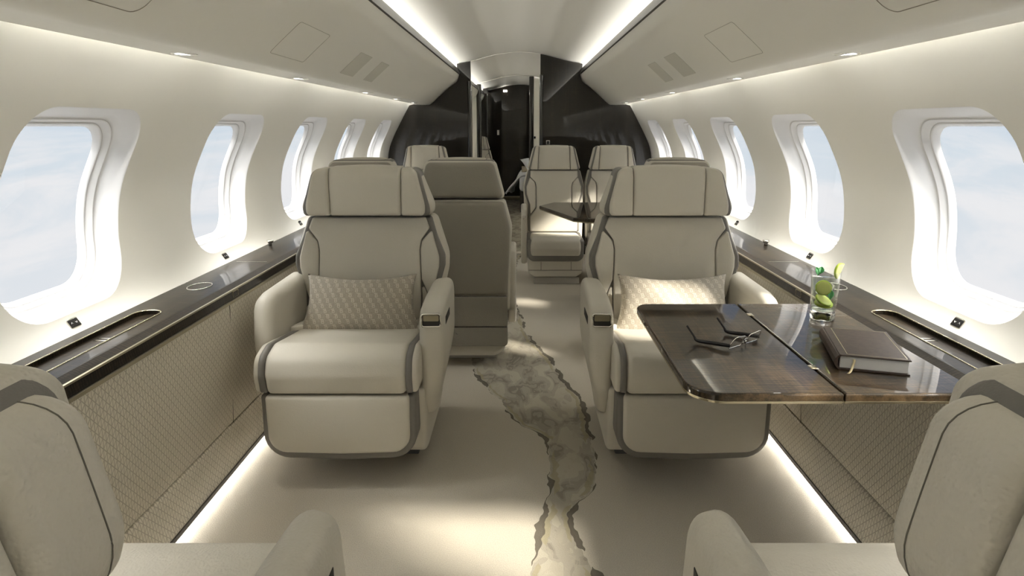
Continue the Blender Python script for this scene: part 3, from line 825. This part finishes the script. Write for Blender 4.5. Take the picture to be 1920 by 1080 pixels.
# conference seats
CF = conference_seat(); CF.location = (.275, 4.66, 0)
tag(CF, 'small far leather seat facing the camera on the aisle, behind the far table', 'seat', 'narrow conference seats')
CN = conference_seat(())
def conf(x, y, rz, label, src=None, kx=1.):
    o = CN if src == 0 else copy_tree(src); o.location = (x, y, 0); o.rotation_euler = (0, 0, rz); o.scale = (kx, 1, 1); tag(o, label, 'seat', 'narrow conference seats'); return o
conf(.745, 4.66, 0, 'far leather seat facing the camera by the right windows, sunlit headrest', 0, .9)
conf(-.745, 4.66, 0, 'far leather seat facing the camera by the left windows, only headrest showing', CN, .9)
conf(-.275, 3.46, PI, 'leather seat turned away beside the aisle, behind the left front seat, its whole back showing', CF)
conf(-.745, 3.46, PI, 'leather seat turned away directly behind left front seat, only its top edge showing', CN, .9)
conf(.76, 3.46, PI, 'leather seat turned away directly behind right front seat, only its top edge showing', CN, .86)
conf(-.66, 8.95, 0, 'pale leather seat sliver seen through the doorway beside the dark post', CN)

# lumbar pillows
def lumbar(loc, label, rx=-22, ry=0):
    bm = bmesh.new(); pillow_mesh(bm, .445, .235, .12, 36, .11, .010)
    o = tag(link('lumbar_pillow', bm, M['pillow']), label, 'pillow', 'patterned lumbar pillows')
    o.location = loc; o.rotation_euler = (math.radians(rx), ry, 0); return o
lumbar((-.592, 2.300, .535), 'patterned lumbar pillow on the left front seat, fully in view')
lumbar((.590, 2.300, .535), 'patterned lumbar pillow on the right front seat, half hidden by table')

# ------------------------------------------------------------------ tables
def slab(bm, ol, z0, z1, r=.004):
    pad(bm, ol, z0, z1, r, TP, r0=.001, nr=3, ni=1)
def slabobj(name, mat, par, ol, z0, z1, r=.004, off=None):
    bm = bmesh.new(); ol2 = ol
    N = len(ol2)
    lv = [(0, z0)] + [(r * (1 - math.sin(a)), z1 - r + r * math.cos(a)) for a in (PI / 2, PI / 3, PI / 6, 0)]
    rings = []
    for d, z in lv: rings.append([bm.verts.new((p.x, p.y, z)) for p in inset(ol2, d)])
    for a, c in zip(rings, rings[1:]):
        for i in range(N): bm.faces.new((a[i], a[(i + 1) % N], c[(i + 1) % N], c[i]))
    bm.faces.new(rings[0]); bm.faces.new(rings[-1])
    o = link(name, bm, mat, par, smooth=False)
    if off: o.location = off
    return o
TT = .655
tb = empty('fold_out_table', (.68, 1.56, 0), 0, 'large glossy dark wood table folded out from the right ledge, holding glass and book', 'table')
off = (-.68, -1.56, 0)
L1 = rpoly([(.368, 1.225), (.683, 1.225), (.683, 1.895), (.368, 1.895)], [.075, .002, .002, .045], 26, .3)
L2 = rpoly([(.6865, 1.225), (.9735, 1.225), (.9735, 1.895), (.6865, 1.895)], .002, 4, .3)
for ol, nm in ((L1, 'table_leaf'), (L2, 'table_leaf')):
    o = slabobj(nm, M['wood_table'], tb, ol, TT - .017, TT, .005, off)
    g_ = slabobj('gold_edge', M['gold'], o, inset(ol, .0005), TT - .0225, TT - .0168, .001)
bm = bmesh.new(); bevbox(bm, .62, .975, 1.45, 1.66, TT - .055, TT - .024, .008, 2); o = link('support_arm', bm, M['dark_strip'], tb); o.location = off
for y_ in (1.37, 1.78):
    bm = bmesh.new(); bevbox(bm, .676, .694, y_ - .012, y_ + .012, TT - .0005, TT + .0006, .0003, 1)
    o = link('hinge', bm, M['gold'], tb); o.location = off

ft = empty('far_table', (.55, 4.1, 0), 0, 'small dark wood table between the far seats on the right', 'table')
ol = rpoly([(.138, 4.33), (.33, 3.76), (.42, 3.70), (.9735, 3.70), (.9735, 4.53), (.25, 4.53)], [.02, .03, .03, .002, .002, .02], 5, .3)
o = slabobj('tabletop', M['wood_table'], ft, ol, TT - .02, TT, .005, (-.55, -4.1, 0))
slabobj('gold_edge', M['gold_satin'], o, inset(ol, .003), TT - .028, TT - .0195, .001)
bm = bmesh.new(); bevbox(bm, .50, .66, 4.0, 4.2, 0, TT - .026, .02, 3); o = link('pedestal', bm, M['leather_rear'], ft); o.location = (-.55, -4.1, 0)

# ------------------------------------------------------------------ things on the table
# book
bk = empty('book', (.832, 1.436, TT + .0002), math.radians(-16), 'closed dark brown leather book with gold line border on the table', 'book')
w2, l2, th_ = .0745, .104, .036
bm = bmesh.new(); bevbox(bm, -w2 + .006, w2 - .004, -l2 + .004, l2 - .004, .0035, th_ - .0035, .0012, 1); link('page_block', bm, M['pages'], bk, smooth=False)
bm = bmesh.new()
bevbox(bm, -w2 + .004, w2, -l2, l2, 0, .0035, .0012, 2); bevbox(bm, -w2 + .004, w2, -l2, l2, th_ - .0035, th_, .0012, 2)
prof = [(-w2 + .008, 0), (-w2 + .001, .003), (-w2 - .004, .010), (-w2 - .0055, th_ / 2), (-w2 - .004, th_ - .010), (-w2 + .001, th_ - .003), (-w2 + .008, th_), (-w2 + .008, th_ - .003), (-w2 + .002, th_ - .008), (-w2 + .001, th_ / 2), (-w2 + .002, .008), (-w2 + .008, .003)]
A = [bm.verts.new((x, -l2, z)) for x, z in prof]; B = [bm.verts.new((x, l2, z)) for x, z in prof]
for i in range(12): bm.faces.new((A[i], A[(i + 1) % 12], B[(i + 1) % 12], B[i]))
bm.faces.new(A); bm.faces.new(B)
link('cover', bm, M['book'], bk, smooth=False)
bm = bmesh.new()
for x0, x1, y0, y1 in ((-w2 + .020, -w2 + .0216, -l2 + .006, l2 - .006), (w2 - .0076, w2 - .006, -l2 + .006, l2 - .006), (-w2 + .020, w2 - .006, -l2 + .006, -l2 + .0076), (-w2 + .020, w2 - .006, l2 - .0076, l2 - .006)):
    box(bm, x0, x1, y0, y1, th_ - .0002, th_ + .0002)
link('gold_border', bm, M['gold'], bk, smooth=False)
bm = bmesh.new()
cv = smoothcurve([(-.040, -l2 + .006, .026), (-.040, -l2 - .002, .024), (-.043, -l2 - .006, .014), (-.049, -l2 - .016, .004), (-.055, -l2 - .022, .001)], 5)
a_ = [bm.verts.new((x - .0028, y, z)) for x, y, z in cv]; c_ = [bm.verts.new((x + .0028, y, z + .0004)) for x, y, z in cv]
for i in range(len(cv) - 1): bm.faces.new((a_[i], a_[i + 1], c_[i + 1], c_[i]))
o = link('bookmark_ribbon', bm, M['ribbon'], bk); md = o.modifiers.new('s', 'SOLIDIFY'); md.thickness = .0006

# drinking glass with its contents
GX, GY = .880, 1.742
gl = empty('tumbler', (GX, GY, TT + .0003), 0, 'clear tumbler of sparkling drink standing on the table by the ledge', 'glass')
bm = bmesh.new(); lathe(bm, [(0, 0), (.031, 0), (.033, .002), (.0335, .025), (.040, .140), (.0398, .1415), (.0385, .1415), (.0377, .139), (.0322, .031), (.030, .027), (0, .026)][3:], 48)
link('glass_body', bm, M['tumbler'], gl)
bm = bmesh.new(); lathe(bm, [(0, 0), (.031, 0), (.033, .002), (.0334, .0245), (.030, .0258), (0, .0255)], 48); link('glass_base', bm, M['glass'], gl)
bm = bmesh.new(); lathe(bm, [(0, .0262), (.0298, .0272), (.0320, .0312), (.0368, .120), (0, .120)], 40); link('drink', bm, M['water'], gl)
def lime_disc(R_, t, half=False):
    bm = bmesh.new(); n = 28
    a0, a1 = (0, PI) if half else (0, 2 * PI)
    ang = [a0 + (a1 - a0) * k / n for k in range(n + 1)]
    pts = [Vector((R_ * math.cos(a), R_ * math.sin(a))) for a in ang]
    if not half: pts = pts[:-1]
    pad(bm, pts, -t / 2, t / 2, .0008, TP, r0=.0008, nr=2, ni=3); return bm
def lime(name, loc, rot, label, R_=.019, half=False, par=None):
    bm = lime_disc(R_, .006, half); o = link(name, bm, M['lime_skin']); o.location = loc; o.rotation_euler = rot
    f = link('flesh', lime_disc(R_ * .88, .0068, half), M['lime_flesh'], o)
    if half: f.location = (0, R_ * .05, 0)
    tag(o, label, 'lime'); return o
Z0 = TT + .0003
lime('lime_wedge', (GX + .036, GY - .008, Z0 + .140), (PI / 2, -1.0, .5), 'pale green lime wedge stuck on the right rim of the tumbler', .024, True)
lime('lime_slice', (GX - .012, GY - .018, Z0 + .095), (PI / 2 - .15, .1, -.3), 'round lime slice upright at top left inside the tumbler', .0215)
lime('lime_slice', (GX - .004, GY - .008, Z0 + .056), (.5, .25, .2), 'tilted lime slice low inside the tumbler', .024)
lime('lime_slice', (GX + .002, GY + .002, Z0 + .043), (.12, -.18, 1.0), 'lowest lime slice lying flat near the base of the tumbler', .0245)
def leaf(loc, rot, label, s=1.):
    bm = bmesh.new()
    for i in range(9):
        pass
    rows = []
    for i in range(9):
        t = i / 8; wd = .010 * s * math.sin(PI * t) ** .8 + .0002
        rows.append([bm.verts.new((k / 3 * wd, t * .028 * s, .004 * math.sin(t * 2.5) + abs(k) / 3 * .004 + .0008 * math.sin(t * 22))) for k in range(-3, 4)])
    for a, c in zip(rows, rows[1:]):
        for i in range(6): bm.faces.new((a[i], a[i + 1], c[i + 1], c[i]))
    o = tag(link('mint_leaf', bm, M['leaf']), label, 'leaf'); o.modifiers.new('s', 'SOLIDIFY').thickness = .0008
    o.location = loc; o.rotation_euler = rot; return o
leaf((GX + .008, GY - .016, Z0 + .060), (1.2, .1, .2), 'dark green mint leaf in the middle of the drink', 1.1)
leaf((GX - .018, GY + .012, Z0 + .122), (1.1, .0, .35), 'bright green mint leaf poking above the left rim of the tumbler', .9)
leaf((GX - .010, GY + .014, Z0 + .126), (1.0, .2, -.4), 'second green mint leaf at the tumbler rim, right of the first', .8)
for i, (dx, dy, dz, r_, lb) in enumerate(((.012, -.004, .095, .3, 'ice cube at the top right inside the tumbler'), (-.006, .012, .076, .8, 'ice cube in the middle of the tumbler behind the lime'))):
    bm = bmesh.new(); bevbox(bm, -.010, .010, -.010, .010, -.010, .010, .003, 3); o = tag(link('ice_cube', bm, M['ice']), lb, 'ice')
    o.location = (GX + dx, GY + dy, Z0 + dz); o.rotation_euler = (r_, .4, r_)

# eyeglasses lying with the ear tips turned up
eg = empty('eyeglasses', (.575, 1.52, TT + .0006), 0, 'rimmed reading glasses with dark temples lying open on the table', 'glasses')
base = Vector((.575, 1.52, 0))
fd = Vector((.100, .070, 0)).normalized()                         # along the front
bd = Vector((-.80, .60, 0)).normalized()                          # towards the ear tips
up = (Vector((0, 0, 1)) * .88 - Vector((-fd.y, fd.x, 0)) * .42).normalized()
for s in (-1, 1):
    o0 = fd * (s * .034)
    ol = rpoly([(-.025, 0), (.025, 0), (.026, .030), (-.020, .036)] if s < 0 else [(-.025, 0), (.025, 0), (.020, .036), (-.026, .030)], [.004, .004, .006, .013] if s < 0 else [.004, .004, .013, .006], 5, .01)
    P3 = [o0 + fd * p.x + up * (p.y + .0012) for p in ol]
    bm = bmesh.new(); tube(bm, P3, .0011, 6, True); rim = link('rim', bm, M['silver'], eg)
    bm = bmesh.new(); f_ = bm.faces.new([bm.verts.new(p) for p in P3]); link('lens', bm, M['thin_glass'], rim, smooth=False)
    h = fd * (s * .060) + up * .012
    bend = h + bd * .082 - Vector((0, 0, .004)); tip = bend + bd * .03 + Vector((0, 0, .034))
    bm = bmesh.new(); P = smoothcurve([h, h.lerp(bend, .5), bend, bend + bd * .010 + Vector((0, 0, .010)), tip], 5)
    tube(bm, P, [.0012 + .0012 * math.sin(PI * min(1, k / (len(P) - 1) + .25)) for k in range(len(P))], 8, False, 2.2); link('temple', bm, M['frame_dark'], eg)
bm = bmesh.new(); tube(bm, smoothcurve([fd * -.010 + up * .016, up * .020, fd * .010 + up * .016], 5), .0011, 6)
tube(bm, [up * .004 + fd * -.007, up * .012 + fd * -.006], .0022, 6); tube(bm, [up * .004 + fd * .007, up * .012 + fd * .006], .0022, 6)
link('bridge', bm, M['silver'], eg)

# ------------------------------------------------------------------ window shade switches
ords = ['nearest', 'second', 'third', 'fourth', 'fifth']
def switch(sx, yc, label):
    z0, z1 = .664, .696
    zc = .680; xx = wx(zc)
    ang = math.atan2(wx(.69) - wx(.67), .02)
    e = empty('shade_switch', (sx * xx, yc, zc), 0, label, 'switch', 'window shade switches')
    mp = lambda u, v, w: (-sx * (w - .001 * 0) + sx * v * math.tan(ang), u, v)
    padobj('switch_frame', M['silver'], e, rpoly([(-.0195, -.0115), (.0195, -.0115), (.0195, .0115), (-.0195, .0115)], .003, 3), -.004, .003, .001, mp, ni=1)
    padobj('switch_face', M['black'], e, rpoly([(-.018, -.0100), (.018, -.0100), (.018, .0090), (-.018, .0090)], .002, 3), 0, .0035, .0005, mp, ni=1)
    bm = bmesh.new()
    for yo, d in ((-.008, 1), (.008, -1)):
        uo = yo
        tube(bm, [Vector(mp(uo - .0032, -.0016 * d, .0037)), Vector(mp(uo, .0024 * d, .0037)), Vector(mp(uo + .0032, -.0016 * d, .0037))], .0006, 5)
    link('arrow_marks', bm, M['white_letter'], e)
for sx, side in ((-1, 'left'), (1, 'right')):
    for i in range(5):
        switch(sx, 1.625 + .88 * i if i < 5 else 0, 'small black up and down switch below the %s window on the %s wall' % (ords[i], side))

# ------------------------------------------------------------------ downlights and overhead details
def downlight(sx, y, label):
    zc = 1.3912
    e = empty('downlight', (sx * .893, y, zc), 0, label, 'light', 'recessed downlights')
    bm = bmesh.new(); lathe(bm, [(.025, .002), (.0255, -.0012), (.033, -.0018), (.0345, .001)], 28); link('light_ring', bm, M['silver'], e)
    bm = bmesh.new(); lathe(bm, [(0, -.0005), (.0255, -.0005), (.0255, .003)], 28); link('light_lens', bm, M['lamp'], e)
    ld = D.lights.new('downlight_lamp', 'SPOT'); ld.energy = 2.6; ld.color = (1, .93, .80); ld.spot_size = 1.5; ld.spot_blend = .8; ld.shadow_soft_size = .03
    lo_ = D.objects.new('downlight_lamp', ld); COL.objects.link(lo_); lo_.parent = e; lo_.location = (0, 0, -.012)
    lo_.rotation_euler = (0, -sx * .10, 0)
for sx, side in ((-1, 'left'), (1, 'right')):
    for i, y in enumerate((1.76, 2.66, 3.79, 4.69, 5.42)):
        downlight(sx, y, '%s round downlight from the camera in the %s overhead panel' % (ords[i], side))
    for y in (-.9, .2, .95): 
        ld = D.lights.new('cabin_lamp', 'SPOT'); ld.energy = 2.6; ld.color = (1, .93, .80); ld.spot_size = 1.5; ld.spot_blend = .8; ld.shadow_soft_size = .03
        lo_ = D.objects.new('cabin_lamp', ld); COL.objects.link(lo_); lo_.location = (sx * .893, y, 1.378); lo_.rotation_euler = (0, -sx * .10, 0)

BC = [(x, z) for x, z in BINC]
def bin_at(t):
    """point on overhead panel curve by z-like parameter: distance along curve from the lip"""
    d = 0
    for (xa, za), (xb, zb) in zip(BC, BC[1:]):
        L_ = math.hypot(xb - xa, zb - za)
        if d + L_ >= t: k = (t - d) / L_; return xa + (xb - xa) * k, za + (zb - za) * k
        d += L_
    return BC[-1]
def bin_panel(name, sx, y0, y1, t0, t1, r, label, cat, mat_in=None, line=.0007):
    ol = rpoly([(y0, t0), (y1, t0), (y1, t1), (y0, t1)], r, 6, .02)
    def at(p, lift):
        x, z = bin_at(p.y); return (sx * (x - lift * .6), p.x, z - lift * .8)
    bm = bmesh.new(); tube(bm, [at(p, .0002) for p in ol], line, 5, True)
    o = link(name, bm, M['seam'], ceil if label is None else None)
    if label: tag(o, label, cat)
    if mat_in:
        bm = bmesh.new()
        n = 10
        rows = [[bm.verts.new(at(Vector((y0 + (y1 - y0) * j / 1, t0 + (t1 - t0) * i / n)), .0006)) for j in (0, 1)] for i in range(n + 1)]
        for a, c in zip(rows, rows[1:]): bm.faces.new((a[0], a[1], c[1], c[0]))
        link('grille', bm, mat_in, o)
M['seam'] = simple('fine_seam', (.30, .28, .23), .7)
M['grille'] = simple('pale_grille', (.655, .645, .575), .6)
for sx, side in ((-1, 'left'), (1, 'right')):
    bin_panel('access_hatch', sx, 1.02, 1.36, .20, .43, .035, 'large rounded access hatch outline in the %s overhead panel' % side, 'hatch', None, .0011)
    bin_panel('access_hatch', sx, 2.05, 2.36, .20, .34, .012, 'small rectangular hatch outline in the %s overhead panel past the large one' % side, 'hatch', None, .0006)
    bin_panel('speaker_grille', sx, 2.83, 3.04, .20, .33, .004, 'larger pale grille in the %s overhead panel' % side, 'grille', M['grille'], .0005)
    bin_panel('speaker_grille', sx, 3.24, 3.42, .20, .33, .004, 'smaller pale grille in the %s overhead panel beyond the larger one' % side, 'grille', M['grille'], .0005)

# ------------------------------------------------------------------ light
def strip(name, x, z, aim, power, col, w=.012, y0=Y0 + .1, y1=Y1 - .3, spread=PI):
    ld = D.lights.new(name, 'AREA'); ld.shape = 'RECTANGLE'; ld.size = w; ld.size_y = y1 - y0
    ld.energy = power; ld.color = col; ld.spread = spread
    o = D.objects.new(name, ld); COL.objects.link(o); o.location = (x, (y0 + y1) / 2, z)
    d = Vector(aim).normalized()                     # light points along local -Z, long side along world Y
    zz = -d; yy = Vector((0, 1, 0)); xx = yy.cross(zz)
    o.matrix_world = Matrix.Translation(o.location) @ Matrix((xx, yy, zz)).transposed().to_4x4()
WARM = (1, .978, .925)
for sx in (-1, 1):
    strip('wall_cove_led', sx * .972, 1.438, (sx * .30, 0, -1), 52, WARM)
    strip('ceiling_cove_led', sx * .685, 1.693, (-sx * 1.0, 0, .30), 27, WARM, .02)
    strip('floor_led', sx * 1.012, .0165, (-sx * .45, 0, -1), 19, (1, .955, .88), .01)

sun = D.lights.new('sun', 'SUN'); sun.energy = 4.2; sun.angle = math.radians(6); sun.color = (1, .93, .80)
so = D.objects.new('sun', sun); COL.objects.link(so)
so.rotation_euler = Vector((-1.3, .9, -1.0)).to_track_quat('-Z', 'Y').to_euler()

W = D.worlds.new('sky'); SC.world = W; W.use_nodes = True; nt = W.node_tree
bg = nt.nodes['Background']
co = coords(nt, 'Generated'); x, y, z = xyz(nt, co)
dn = z.mx(-.6)
den = (z - .16).abs() + .05
pv = nt.nodes.new('ShaderNodeCombineXYZ')
nt.links.new((x / den).s, pv.inputs[0]); nt.links.new((y / den).s, pv.inputs[1])
cl = noise(nt, mapping(nt, pv.outputs[0], (1.1, .8, 1)), 1.3, 6, .62, .6)
skyc = ramp(nt, z * .5 + .5, [(.38, (.82, .85, .89)), (.485, (.72, .80, .87)), (.52, (.58, .70, .82)), (.60, (.22, .30, .44)), (.74, (.24, .32, .46)), (.80, (.95, .94, .90))])
cloud = mix(nt, cl.step(.38, .60), skyc, (.90, .905, .925))
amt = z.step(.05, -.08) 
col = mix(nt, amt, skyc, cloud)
st = z.step(.48, .72) * 5.4 + .305  # added brightness in the unseen upper sky to light window reveals and cabin
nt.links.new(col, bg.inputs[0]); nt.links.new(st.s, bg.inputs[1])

# ------------------------------------------------------------------ render look
SC.view_settings.view_transform = 'Standard'; SC.view_settings.look = 'None'
SC.view_settings.gamma = 1; SC.view_settings.use_curve_mapping = False
SC.view_settings.exposure = 1.6
SC.cycles.use_denoising = True
SC.cycles.max_bounces = 10; SC.cycles.diffuse_bounces = 6; SC.cycles.glossy_bounces = 4; SC.cycles.transmission_bounces = 8; SC.cycles.transparent_max_bounces = 12
SC.cycles.sample_clamp_indirect = 6; SC.cycles.caustics_reflective = False; SC.cycles.caustics_refractive = False
